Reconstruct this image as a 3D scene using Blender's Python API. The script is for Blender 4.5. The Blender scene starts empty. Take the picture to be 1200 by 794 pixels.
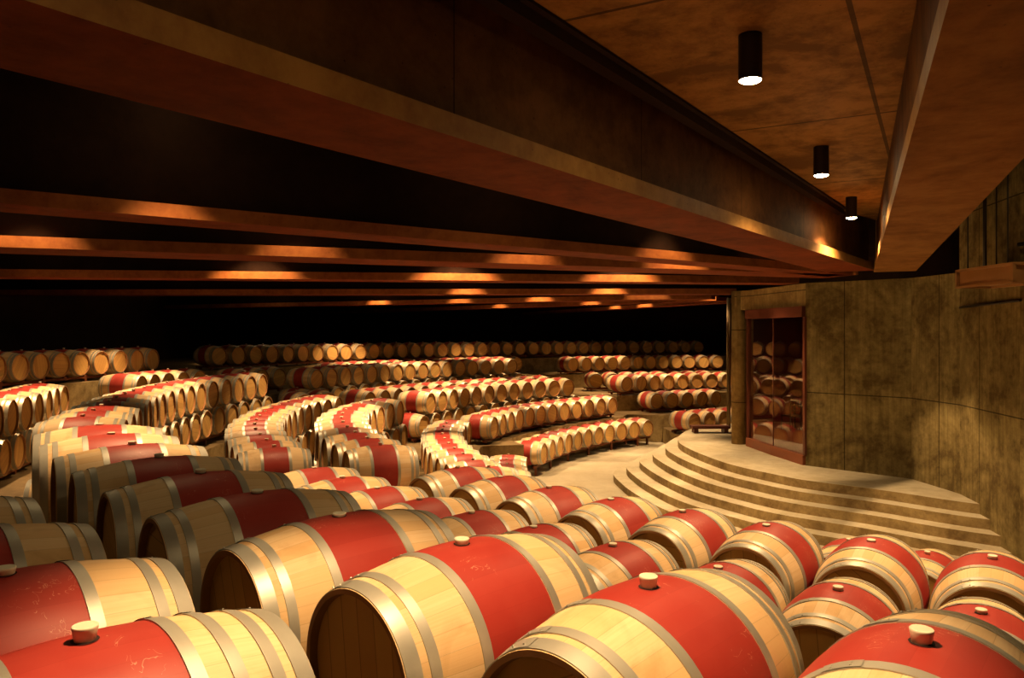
import bpy, bmesh, math, random
from math import sin, cos, pi, radians, sqrt, atan2, hypot
from mathutils import Vector, Matrix
random.seed(7)
S = bpy.context.scene
C = S.collection
CAMZ = 4.05

# ------------------------------------------------------------------ materials
def nt(name):
    m = bpy.data.materials.new(name); m.use_nodes = True
    t = m.node_tree; t.nodes.clear()
    out = t.nodes.new('ShaderNodeOutputMaterial')
    b = t.nodes.new('ShaderNodeBsdfPrincipled')
    t.links.new(b.outputs[0], out.inputs[0])
    return m, t, b
def N(t, typ, **kw):
    n = t.nodes.new(typ)
    for k, v in kw.items():
        if k.startswith('i_'):
            key = k[2:]
            n.inputs[int(key) if key.isdigit() else key].default_value = v
        else: setattr(n, k, v)
    return n
def L(t, a, b): t.links.new(a, b)
def math_(t, op, a, b=None, c=None, clamp=False):
    n = t.nodes.new('ShaderNodeMath'); n.operation = op; n.use_clamp = clamp
    for i, v in enumerate((a, b, c)):
        if v is None: continue
        if isinstance(v, (int, float)): n.inputs[i].default_value = v
        else: t.links.new(v, n.inputs[i])
    return n.outputs[0]
def mixc(t, fac, a, b, blend='MIX'):
    n = t.nodes.new('ShaderNodeMix'); n.data_type = 'RGBA'; n.blend_type = blend
    for i, v in ((0, fac), (6, a), (7, b)):
        if isinstance(v, (int, float)): n.inputs[i].default_value = v
        elif isinstance(v, tuple): n.inputs[i].default_value = (*v[:3], 1)
        else: t.links.new(v, n.inputs[i])
    return n.outputs[2]
def ramp(t, f, stops):
    n = t.nodes.new('ShaderNodeValToRGB'); e = n.color_ramp.elements
    while len(e) < len(stops): e.new(.5)
    for i, (p, c) in enumerate(stops):
        e[i].position = p; e[i].color = (*c[:3], 1) if isinstance(c, tuple) else (c, c, c, 1)
    t.links.new(f, n.inputs[0]); return n.outputs[0]
def bump(t, b, h, strength, dist=.01):
    n = t.nodes.new('ShaderNodeBump'); n.inputs['Strength'].default_value = strength; n.inputs['Distance'].default_value = dist
    t.links.new(h, n.inputs['Height']); t.links.new(n.outputs[0], b.inputs['Normal'])

def barrel_coords(t):
    tc = N(t, 'ShaderNodeTexCoord'); sp = N(t, 'ShaderNodeSeparateXYZ'); L(t, tc.outputs['Object'], sp.inputs[0])
    ang = math_(t, 'ARCTAN2', sp.outputs[1], sp.outputs[2])
    rnd = N(t, 'ShaderNodeObjectInfo').outputs['Random']
    return tc, sp, ang, rnd
def stave_wood(name, base, dark, light, n=32, rough=.55):
    m, t, b = nt(name); tc, sp, ang, rnd = barrel_coords(t)
    a = math_(t, 'MULTIPLY', ang, n / (2 * pi)); idx = math_(t, 'FLOOR', a); fr = math_(t, 'SUBTRACT', a, idx)
    cb = N(t, 'ShaderNodeCombineXYZ'); L(t, idx, cb.inputs[0]); L(t, math_(t, 'MULTIPLY', rnd, 57.), cb.inputs[1])
    wn = N(t, 'ShaderNodeTexWhiteNoise', noise_dimensions='3D'); L(t, cb.outputs[0], wn.inputs[0])
    col = ramp(t, wn.outputs[0], [(0, dark), (.5, base), (1, light)])
    # grain along the stave
    g = N(t, 'ShaderNodeCombineXYZ'); L(t, math_(t, 'MULTIPLY', sp.outputs[0], 2.5), g.inputs[0]); L(t, math_(t, 'MULTIPLY', ang, 26.), g.inputs[1]); L(t, math_(t, 'MULTIPLY', rnd, 31.), g.inputs[2])
    no = N(t, 'ShaderNodeTexNoise', i_Scale=1.6, i_Detail=5.); L(t, g.outputs[0], no.inputs[0])
    col = mixc(t, math_(t, 'MULTIPLY', ramp(t, no.outputs[0], [(.35, 0.), (.75, 1.)]), .5), col, dark)
    # stains and knots with a shape of their own
    s2 = N(t, 'ShaderNodeTexNoise', i_Scale=4.5, i_Detail=6., i_Distortion=.8, noise_dimensions='4D'); L(t, tc.outputs['Object'], s2.inputs[0]); L(t, math_(t, 'MULTIPLY', rnd, 40.), s2.inputs['W'])
    col = mixc(t, math_(t, 'MULTIPLY', ramp(t, s2.outputs[0], [(.56, 0.), (.74, 1.)]), .5), col, (.46, .22, .075))
    gap = math_(t, 'LESS_THAN', fr, .035)
    col = mixc(t, math_(t, 'MULTIPLY', gap, .22), col, (.16, .07, .02))
    tone = math_(t, 'ADD', math_(t, 'MULTIPLY', rnd, .16), .90)
    vm = N(t, 'ShaderNodeVectorMath', operation='SCALE'); L(t, col, vm.inputs[0]); L(t, tone, vm.inputs[3])
    L(t, vm.outputs[0], b.inputs['Base Color']); b.inputs['Roughness'].default_value = rough
    bump(t, b, math_(t, 'SUBTRACT', no.outputs[0], gap), .25, .002)
    return m
M = {}
M['oak'] = stave_wood('oak_staves', (.83, .59, .325), (.76, .49, .23), (.88, .66, .40))
def wine_paint():
    m, t, b = nt('wine_red_paint'); tc, sp, ang, rnd = barrel_coords(t)
    a = math_(t, 'MULTIPLY', ang, 32 / (2 * pi)); idx = math_(t, 'FLOOR', a); fr = math_(t, 'SUBTRACT', a, idx)
    cb = N(t, 'ShaderNodeCombineXYZ'); L(t, idx, cb.inputs[0]); L(t, math_(t, 'MULTIPLY', rnd, 57.), cb.inputs[1])
    wn = N(t, 'ShaderNodeTexWhiteNoise', noise_dimensions='3D'); L(t, cb.outputs[0], wn.inputs[0])
    col = ramp(t, wn.outputs[0], [(0, (.35, .032, .024)), (1, (.40, .042, .031))])
    s2 = N(t, 'ShaderNodeTexNoise', i_Scale=7., i_Detail=6., noise_dimensions='4D'); L(t, tc.outputs['Object'], s2.inputs[0]); L(t, math_(t, 'MULTIPLY', rnd, 40.), s2.inputs['W'])
    col = mixc(t, math_(t, 'MULTIPLY', ramp(t, s2.outputs[0], [(.4, 0.), (.8, 1.)]), .35), col, (.50, .085, .06))
    # thin chalky scratches
    s3 = N(t, 'ShaderNodeTexNoise', i_Scale=11., i_Detail=2., i_Distortion=2.2, noise_dimensions='4D'); L(t, tc.outputs['Object'], s3.inputs[0]); L(t, math_(t, 'MULTIPLY', rnd, 90.), s3.inputs['W'])
    thin = math_(t, 'LESS_THAN', math_(t, 'ABSOLUTE', math_(t, 'SUBTRACT', s3.outputs[0], .5)), .006)
    msk = math_(t, 'GREATER_THAN', s2.outputs[0], .60)
    col = mixc(t, math_(t, 'MULTIPLY', math_(t, 'MULTIPLY', thin, msk), .55), col, (.72, .35, .24))
    col = mixc(t, math_(t, 'MULTIPLY', math_(t, 'LESS_THAN', fr, .03), .15), col, (.2, .01, .008))
    L(t, col, b.inputs['Base Color']); b.inputs['Roughness'].default_value = .48
    bump(t, b, s2.outputs[0], .15, .002)
    return m
M['red'] = wine_paint()
def head_wood():
    m, t, b = nt('oak_head_boards'); tc, sp, ang, rnd = barrel_coords(t)
    rot = math_(t, 'MULTIPLY', rnd, 3.1)
    u = math_(t, 'ADD', math_(t, 'MULTIPLY', sp.outputs[1], math_(t, 'COSINE', rot)), math_(t, 'MULTIPLY', sp.outputs[2], math_(t, 'SINE', rot)))
    a = math_(t, 'MULTIPLY', u, 11.); idx = math_(t, 'FLOOR', a); fr = math_(t, 'SUBTRACT', a, idx)
    cb = N(t, 'ShaderNodeCombineXYZ'); L(t, idx, cb.inputs[0]); L(t, math_(t, 'MULTIPLY', rnd, 57.), cb.inputs[1])
    wn = N(t, 'ShaderNodeTexWhiteNoise', noise_dimensions='3D'); L(t, cb.outputs[0], wn.inputs[0])
    col = ramp(t, wn.outputs[0], [(0, (.58, .32, .10)), (1, (.76, .47, .15))])
    no = N(t, 'ShaderNodeTexNoise', i_Scale=9., i_Detail=5.); L(t, tc.outputs['Object'], no.inputs[0])
    col = mixc(t, math_(t, 'MULTIPLY', no.outputs[0], .3), col, (.45, .22, .08))
    col = mixc(t, math_(t, 'MULTIPLY', math_(t, 'LESS_THAN', fr, .05), .5), col, (.15, .06, .02))
    L(t, col, b.inputs['Base Color']); b.inputs['Roughness'].default_value = .55
    bump(t, b, no.outputs[0], .2, .002)
    return m
M['head'] = head_wood()
def simple(name, col, rough=.5, metal=0., nscale=8., namt=.15, bmp=0., coat=0.):
    m, t, b = nt(name); tc = N(t, 'ShaderNodeTexCoord')
    no = N(t, 'ShaderNodeTexNoise', i_Scale=nscale, i_Detail=4.); L(t, tc.outputs['Object'], no.inputs[0])
    c = mixc(t, math_(t, 'MULTIPLY', no.outputs[0], namt * 2), col, tuple(x * .45 for x in col))
    L(t, c, b.inputs['Base Color']); b.inputs['Roughness'].default_value = rough; b.inputs['Metallic'].default_value = metal
    b.inputs['Coat Weight'].default_value = coat
    if bmp: bump(t, b, no.outputs[0], bmp, .004)
    return m
M['hoop'] = simple('galvanised_hoop', (.52, .50, .43), .45, .50, 14., .18, .1)
M['chime'] = simple('chime_wood', (.42, .20, .08), .6, 0, 12.)
M['bung'] = simple('white_silicone', (.84, .78, .60), .4, 0, 6., .05)
M['hole'] = simple('bung_hole', (.03, .008, .006), .8)  # near-black for the bung hole and the small shadow round it
M['rack'] = simple('rust_painted_steel', (.22, .065, .025), .5, .2, 5., .25)
M['dark'] = simple('black_metal', (.035, .026, .02), .45, .4)
M['stripshade'] = simple('dark_strip_shade', (.030, .014, .008), .7)  # near-black colour standing for the shadow gap beside the ceiling panel
M['post'] = simple('dark_post_paint', (.15, .10, .045), .6)
M['steel'] = simple('brown_duct_sheet', (.46, .23, .085), .45, .2, 3., .25)
M['chair'] = simple('dark_chair_wood', (.05, .02, .012), .4)
M['sill'] = simple('orange_brown_timber', (.36, .10, .04), .45, 0, 4., .2)
M['frame'] = simple('red_brown_timber', (.15, .035, .018), .45, 0, 4., .2)
M['redwall'] = simple('red_lacquer_wall', (.22, .03, .018), .4, 0, 2., .2)

def concrete(name, base, dark, joints=None, rough=.75, rot=0., boards=False, ties=False, jw=.012, lo=.40, hi=.60):
    m, t, b = nt(name); tc = N(t, 'ShaderNodeTexCoord')
    n1 = N(t, 'ShaderNodeTexNoise', i_Scale=1.1, i_Detail=9., i_Roughness=.65, i_Distortion=.6); L(t, tc.outputs['Object'], n1.inputs[0])
    n2 = N(t, 'ShaderNodeTexNoise', i_Scale=5.5, i_Detail=8., i_Roughness=.7); L(t, tc.outputs['Object'], n2.inputs[0])
    n3 = N(t, 'ShaderNodeTexNoise', i_Scale=45., i_Detail=3.); L(t, tc.outputs['Object'], n3.inputs[0])
    f = math_(t, 'ADD', math_(t, 'MULTIPLY', n1.outputs[0], .6), math_(t, 'MULTIPLY', n2.outputs[0], .4))
    col = ramp(t, f, [(lo, dark), (hi, base)])
    v = N(t, 'ShaderNodeTexVoronoi', i_Scale=9.); L(t, tc.outputs['Object'], v.inputs[0])
    col = mixc(t, math_(t, 'MULTIPLY', math_(t, 'LESS_THAN', v.outputs[0], .06), .6), col, tuple(x * .35 for x in dark))
    h = math_(t, 'ADD', n2.outputs[0], math_(t, 'MULTIPLY', n3.outputs[0], .3))
    if boards:
        mp = N(t, 'ShaderNodeMapping'); mp.inputs['Scale'].default_value = (9., 9., .5); L(t, tc.outputs['Object'], mp.inputs[0])
        n4 = N(t, 'ShaderNodeTexNoise', i_Scale=1.6, i_Detail=5.); L(t, mp.outputs[0], n4.inputs[0])
        col = mixc(t, math_(t, 'MULTIPLY', ramp(t, n4.outputs[0], [(.42, 0.), (.66, 1.)]), .45), col, dark)
    if joints:
        # joints = (axis_u, axis_v, size_u, size_v)
        mp = N(t, 'ShaderNodeMapping'); mp.inputs['Rotation'].default_value = (0, 0, rot); L(t, tc.outputs['Object'], mp.inputs[0])
        sp = N(t, 'ShaderNodeSeparateXYZ'); L(t, mp.outputs[0], sp.inputs[0])
        js = None
        for ax, size, off in joints:
            q = math_(t, 'ADD', math_(t, 'DIVIDE', sp.outputs[ax], size), 100.5 + off)
            d = math_(t, 'MULTIPLY', math_(t, 'ABSOLUTE', math_(t, 'SUBTRACT', math_(t, 'FRACT', q), .5)), size)
            k = math_(t, 'LESS_THAN', d, jw)
            js = k if js is None else math_(t, 'MAXIMUM', js, k)
        col = mixc(t, math_(t, 'MULTIPLY', js, .8), col, tuple(x * .25 for x in dark))
        h = math_(t, 'SUBTRACT', h, js)
    L(t, col, b.inputs['Base Color']); b.inputs['Roughness'].default_value = rough
    bump(t, b, h, .35, .008)
    return m
M['ceil'] = concrete('ceiling_concrete', (.40, .20, .055), (.17, .08, .02), [(0, 3.1, .25), (1, 4.0, .15)], .7, 0, jw=.016, lo=.42, hi=.57)
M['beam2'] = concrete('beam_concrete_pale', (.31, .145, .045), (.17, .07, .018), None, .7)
M['beam'] = concrete('beam_concrete', (.21, .045, .013), (.11, .020, .006), None, .7)  # soffit base reddened to hold the bounce light off the barrels
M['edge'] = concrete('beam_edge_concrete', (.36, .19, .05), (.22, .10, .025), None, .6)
M['unlitweb'] = concrete('unlit_web_concrete', (.016, .008, .005), (.01, .005, .003), None, 1.)  # same concrete, shade of the unlit far webs put into a near-black base
for n_ in M['unlitweb'].node_tree.nodes:
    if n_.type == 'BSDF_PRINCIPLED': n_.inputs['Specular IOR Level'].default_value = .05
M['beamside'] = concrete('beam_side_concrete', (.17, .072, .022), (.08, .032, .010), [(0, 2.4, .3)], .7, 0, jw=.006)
M['dimedge'] = concrete('beam_edge_red_concrete', (.22, .075, .018), (.13, .035, .008), None, .6)  # dim copy of the edge concrete, weaker light put into the colour
M['wall'] = concrete('wall_concrete', (.42, .28, .10), (.20, .12, .04), [(2, 1.95, .42)], .8, 0, boards=True, jw=.012)
M['floor'] = concrete('floor_concrete', (.54, .48, .36), (.42, .36, .25), None, .34)
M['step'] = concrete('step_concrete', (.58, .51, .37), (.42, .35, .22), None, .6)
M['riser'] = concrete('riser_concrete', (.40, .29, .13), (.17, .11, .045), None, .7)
M['terrace'] = concrete('terrace_concrete', (.23, .16, .08), (.14, .09, .04), None, .6)
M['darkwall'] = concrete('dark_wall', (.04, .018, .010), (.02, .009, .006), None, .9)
def emis(name, col, s):
    m, t, b = nt(name); b.inputs['Base Color'].default_value = (1, 1, 1, 1)
    b.inputs['Emission Color'].default_value = (*col, 1); b.inputs['Emission Strength'].default_value = s; return m
LAMP = (1.0, .63, .30)
M['lens'] = emis('lamp_lens', (1.0, .70, .34), 120.)
def glass():
    m, t, b = nt('tinted_glass'); b.inputs['Base Color'].default_value = (.95, .86, .80, 1)
    b.inputs['Transmission Weight'].default_value = 1; b.inputs['Roughness'].default_value = .0; b.inputs['IOR'].default_value = 1.5
    return m
M['glass'] = glass()

# ------------------------------------------------------------------ mesh helpers
def link(name, me, mats, parent=None):
    o = bpy.data.objects.new(name, me)
    for m in mats:
        if me.materials.find(m.name) < 0: me.materials.append(m)
    C.objects.link(o)
    if parent: o.parent = parent
    return o
def mk(name, bm, mats, parent=None, smooth=False, loc=None):
    me = bpy.data.meshes.new(name); bmesh.ops.recalc_face_normals(bm, faces=bm.faces); bm.to_mesh(me); bm.free()
    if smooth:
        for p in me.polygons: p.use_smooth = True
    if not isinstance(mats, (list, tuple)): mats = [mats]
    o = link(name, me, mats, parent)
    if loc: o.location = loc
    return o
def add_box(bm, c, s, rz=0, mat=0, bev=0, m4=None):
    r = bmesh.ops.create_cube(bm, size=1)
    mt = Matrix.Translation(c) @ Matrix.Rotation(rz, 4, 'Z') @ Matrix.Diagonal((*s, 1))
    if m4: mt = m4 @ mt
    bmesh.ops.transform(bm, matrix=mt, verts=r['verts'])
    fs = {f for v in r['verts'] for f in v.link_faces}
    for f in fs: f.material_index = mat
    if bev:
        es = list({e for v in r['verts'] for e in v.link_edges})
        bmesh.ops.bevel(bm, geom=es, offset=bev, segments=2, affect='EDGES')
    return r
def add_cyl(bm, p0, p1, r0, r1=None, seg=20, mat=0, caps=True):
    r1 = r0 if r1 is None else r1
    p0, p1 = Vector(p0), Vector(p1); d = (p1 - p0).normalized()
    u = d.orthogonal().normalized(); v = d.cross(u)
    A = [bm.verts.new(p0 + (u * cos(2*pi*i/seg) + v * sin(2*pi*i/seg)) * r0) for i in range(seg)]
    B = [bm.verts.new(p1 + (u * cos(2*pi*i/seg) + v * sin(2*pi*i/seg)) * r1) for i in range(seg)]
    for i in range(seg):
        f = bm.faces.new((A[i], A[(i+1) % seg], B[(i+1) % seg], B[i])); f.smooth = True; f.material_index = mat
    if caps:
        for ring in (A[::-1], B):
            f = bm.faces.new(ring); f.material_index = mat
def add_prism(bm, poly, z0, z1, mtop=0, mside=0):
    n = len(poly)
    a = [bm.verts.new((x, y, z0)) for x, y in poly]; b = [bm.verts.new((x, y, z1)) for x, y in poly]
    f = bm.faces.new(b); f.material_index = mtop
    f = bm.faces.new(a[::-1]); f.material_index = mtop
    for i in range(n):
        f = bm.faces.new((a[i], a[(i+1) % n], b[(i+1) % n], b[i])); f.material_index = mside
def lathe_x(bm, prof, seg, closed=False, mats=None):
    """prof: list of (x, r) swept about the X axis"""
    rings = []
    for x, r in prof:
        if r < 1e-6: rings.append([bm.verts.new((x, 0, 0))] * seg); continue
        rings.append([bm.verts.new((x, r * sin(2*pi*i/seg), r * cos(2*pi*i/seg))) for i in range(seg)])
    pairs = list(zip(rings[:-1], rings[1:]))
    if closed: pairs.append((rings[-1], rings[0]))
    for k, (A, B) in enumerate(pairs):
        for i in range(seg):
            j = (i + 1) % seg
            vs = [A[i], A[j], B[j], B[i]]
            vs = [v for n_, v in enumerate(vs) if v not in vs[:n_]]
            if len(vs) < 3: continue
            f = bm.faces.new(vs); f.smooth = True; f.material_index = mats[k] if mats else 0
def struct(o, label=None):
    o['kind'] = 'structure'
    if label: o['label'] = label
    return o
def tag(o, label, cat, group=None):
    o['label'] = label; o['category'] = cat
    if group: o['group'] = group
    return o
def empty(name, loc=(0, 0, 0), rz=0):
    o = bpy.data.objects.new(name, None); o.empty_display_size = .2; o.location = loc; o.rotation_euler = (0, 0, rz); C.objects.link(o); return o

# ------------------------------------------------------------------ the barrel
def sharpen(bm, deg=32):
    bmesh.ops.recalc_face_normals(bm, faces=bm.faces)
    es = [e for e in bm.edges if len(e.link_faces) == 2 and e.calc_face_angle(0) > radians(deg)]
    bmesh.ops.split_edges(bm, edges=es)
HL, RB, RH = .475, .35, .290          # half length, bilge radius, head radius
def rad(x): return RB - (RB - RH) * (abs(x) / HL) ** 1.9
BAND = .162
def body_mesh(name, seg, nx, hoops=False):
    bm = bmesh.new()
    xs = sorted(set([round(-HL + 2*HL*i/nx, 4) for i in range(nx + 1)] + [-BAND, BAND]))
    outer = [(x, rad(x)) for x in xs]
    ri = RH - .022
    prof = [(-HL + .035, ri - .002), (-HL, ri + .004), (-HL, RH)] + outer[1:-1] + [(HL, RH), (HL, ri + .004), (HL - .035, ri - .002)]
    mats = []
    for (xa, ra), (xb, rb) in zip(prof[:-1], prof[1:]):
        if ra < RH - .001 or rb < RH - .001: mats.append(2)
        elif abs((xa + xb) / 2) < BAND: mats.append(1)
        else: mats.append(0)
    lathe_x(bm, prof, seg, mats=mats)
    if hoops:
        for c, w in HOOPS: add_hoop(bm, c, w, seg, 3)
    for f in bm.faces:
        if f.material_index == 2: f.smooth = False
    sharpen(bm); me = bpy.data.meshes.new(name); bm.to_mesh(me); bm.free()
    for m in (M['oak'], M['red'], M['chime']) + ((M['hoop'],) if hoops else ()): me.materials.append(m)
    return me
HOOPS = [(-.446, .052), (-.374, .036), (-.182, .038), (.182, .038), (.374, .036), (.446, .052)]
def add_hoop(bm, c, w, seg, mat=0):
    t = .004; n = 2
    o = [(c - w/2 + w*i/n, rad(c - w/2 + w*i/n) + t) for i in range(n + 1)]
    i_ = [(c + w/2, rad(c + w/2) - .002), (c - w/2, rad(c - w/2) - .002)]
    lathe_x(bm, o + i_, seg, closed=True, mats=[mat] * (len(o) + 2))
def hoop_mesh(name, c, w, seg, rivets=False):
    bm = bmesh.new(); add_hoop(bm, c, w, seg)
    if rivets:
        for k in (-1, 1):
            for a in (.35, .50):
                r = rad(c) + .004
                p = Vector((c + k * w * .22, r * sin(a), r * cos(a))); nrm = Vector((0, sin(a), cos(a)))
                add_cyl(bm, p - nrm * .001, p + nrm * .0035, .0045, .003, 8)
        # lap joint of the hoop
        r = rad(c) + .0055
        vs = []
        for a in (.27, .33, .39, .45, .51, .57):
            for x in (c - w/2 + .001, c + w/2 - .001):
                rr = rad(x) + .0062
                vs.append(bm.verts.new((x, rr * sin(a), rr * cos(a))))
        for i in range(5): bm.faces.new((vs[2*i], vs[2*i+1], vs[2*i+3], vs[2*i+2]))
    sharpen(bm); me = bpy.data.meshes.new(name); bm.to_mesh(me); bm.free()
    me.materials.append(M['hoop'])
    for p in me.polygons: p.use_smooth = False if not rivets and False else p.use_smooth
    return me
def head_mesh(name, s, seg):
    bm = bmesh.new(); x = s * (HL - .030); ri = RH - .0225
    prof = [(x - s*.02, 0), (x - s*.02, ri), (x, ri), (x, 0)]
    lathe_x(bm, prof, seg)
    for f in bm.faces: f.smooth = False
    me = bpy.data.meshes.new(name); bmesh.ops.recalc_face_normals(bm, faces=bm.faces); bm.to_mesh(me); bm.free(); me.materials.append(M['head']); return me
def bung_mesh(name, seg, h, hole=True):
    bm = bmesh.new(); z = RB
    def ring(zz, r): return [bm.verts.new((r*cos(2*pi*i/seg), r*sin(2*pi*i/seg), z + zz)) for i in range(seg)]
    P = [(-.02, .020), (h - .006, .0285), (h - .002, .0290), (h, .0270), (h - .002, .0235)]
    R_ = [ring(*p) for p in P]
    for A, B in zip(R_[:-1], R_[1:]):
        for i in range(seg):
            f = bm.faces.new((A[i], A[(i+1) % seg], B[(i+1) % seg], B[i])); f.smooth = True
    bm.faces.new(R_[-1]); bm.faces.new(R_[0][::-1])
    # rim painted dark for the bung hole and the small shadow round it
    if hole:
        A = [bm.verts.new((.031*cos(2*pi*i/seg), .031*sin(2*pi*i/seg), z + .0012)) for i in range(seg)]
        f = bm.faces.new(A); f.material_index = 1
    me = bpy.data.meshes.new(name); bm.to_mesh(me); bm.free(); me.materials.append(M['bung']); me.materials.append(M['hole']); return me
LOD = {}
for key, seg, nx, riv in (('near', 72, 22, True), ('mid', 36, 12, False), ('far', 22, 8, False)):
    d = {'body': body_mesh('staves_' + key, seg, nx, hoops=(key == 'far')), 'h0': head_mesh('head_a_' + key, -1, seg), 'h1': head_mesh('head_b_' + key, 1, seg)}
    d['bungs'] = [bung_mesh('bung_a_' + key, 20 if riv else 12, .036, riv), bung_mesh('bung_b_' + key, 20 if riv else 12, .014 if riv else .028, riv), bung_mesh('bung_c_' + key, 20 if riv else 12, .022 if riv else .032, riv)]
    if key != 'far': d['hoops'] = [hoop_mesh('hoop_' + key, c, w, seg, riv) for c, w in HOOPS]
    LOD[key] = d
def part(name, me, parent, loc=(0, 0, 0)):
    o = bpy.data.objects.new(name, me); o.parent = parent; o.location = loc; C.objects.link(o); return o
def make_barrel(x, y, z, yaw, key, roll, bung, label, group):
    r = bpy.data.objects.new('wine_barrel', None); r.empty_display_size = .1
    r.location = (x, y, z - RB); r.rotation_euler = (roll, 0, yaw); C.objects.link(r)
    tag(r, label, 'barrel', group)
    d = LOD[key]; up = (0, 0, RB)
    part('staves', d['body'], r, up)
    part('barrel_head', d['h0'], r, up); part('barrel_head', d['h1'], r, up)
    if key != 'far':
        for me in d['hoops']: part('hoop', me, r, up)
    part('bung', d['bungs'][bung], r, up)
    return r

# ------------------------------------------------------------------ rows of barrels, laid on smooth curves
def curve(cp, n=300):
    P = [Vector((x, y)) for x, y in cp]
    if len(P) == 2: return [P[0].lerp(P[1], i / n) for i in range(n + 1)]
    P = [2*P[0] - P[1]] + P + [2*P[-1] - P[-2]]
    out = []
    segs = len(P) - 3; k = n // segs
    for s in range(segs):
        a, b, c, d = P[s:s+4]
        for i in range(k):
            t = i / k
            out.append(.5 * ((2*b) + (c - a)*t + (2*a - 5*b + 4*c - d)*t*t + (-a + 3*b - 3*c + d)*t**3))
    out.append(P[-2]); return out
def sample(cp, count, pitch, off=0.):
    Q = curve(cp); acc = [0.]
    for a, b in zip(Q[:-1], Q[1:]): acc.append(acc[-1] + (b - a).length)
    res = []
    for i in range(count):
        s = off + i * pitch
        if s <= 0: p = Q[0] + (Q[0] - Q[1]).normalized() * (-s); t = (Q[1] - Q[0]).normalized()
        elif s >= acc[-1]: t = (Q[-1] - Q[-2]).normalized(); p = Q[-1] + t * (s - acc[-1])
        else:
            j = next(k for k in range(len(acc)) if acc[k] >= s)
            f = (s - acc[j-1]) / (acc[j] - acc[j-1]); p = Q[j-1].lerp(Q[j], f)
            t = (Q[min(j+4, len(Q)-1)] - Q[max(j-5, 0)]).normalized()
        res.append((p, t))
    return res
EXACT = {
 'F': [(-3.50,6.52),(-3.10,5.94),(-2.66,5.38),(-2.22,4.83),(-1.74,4.29),(-1.25,3.76),(-.74,3.28),(-.183,2.84),(.42,2.36),(1.03,1.94)],
 'G': [(-.59,8.32),(-.12,7.78),(.35,7.24),(.86,6.74),(1.39,6.26),(1.93,5.82),(2.52,5.39),(3.11,4.98)],
 'H': [(-2.17,8.42),(-1.74,7.86),(-1.29,7.33),(-.82,6.82),(-.34,6.32),(.17,5.85),(.70,5.34),(1.30,4.84),(1.88,4.43),(2.49,4.06)],
 'E': [(-3.11,3.76),(-2.58,3.27),(-2.05,2.78),(-1.52,2.30),(-1.00,1.80)],
}
def positions(rn, cp, n, pitch, odd):
    if rn not in EXACT: return sample(cp, n, pitch, -pitch/2 if odd else 0.)
    P = [Vector(p) for p in EXACT[rn]]
    T = [(P[min(i+1, len(P)-1)] - P[max(i-1, 0)]).normalized() for i in range(len(P))]
    if not odd: return list(zip(P, T))
    Q = [(P[0] - T[0]*pitch/2, T[0])] + [((a+b)/2, (b-a).normalized()) for a, b in zip(P[:-1], P[1:])] + [(P[-1] + T[-1]*pitch/2, T[-1])]
    return Q
ORD = 'first second third fourth fifth sixth seventh eighth ninth tenth eleventh twelfth thirteenth fourteenth fifteenth sixteenth seventeenth eighteenth nineteenth'.split()
def ordinal(i):
    i += 1
    if i <= 19: return ORD[i-1]
    tens = {2: 'twenty', 3: 'thirty', 4: 'forty', 5: 'fifty'}[i // 10]
    return ({2: 'twentieth', 3: 'thirtieth', 4: 'fortieth', 5: 'fiftieth'}[i // 10]) if i % 10 == 0 else f'{tens}-{ORD[i % 10 - 1]}'

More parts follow.
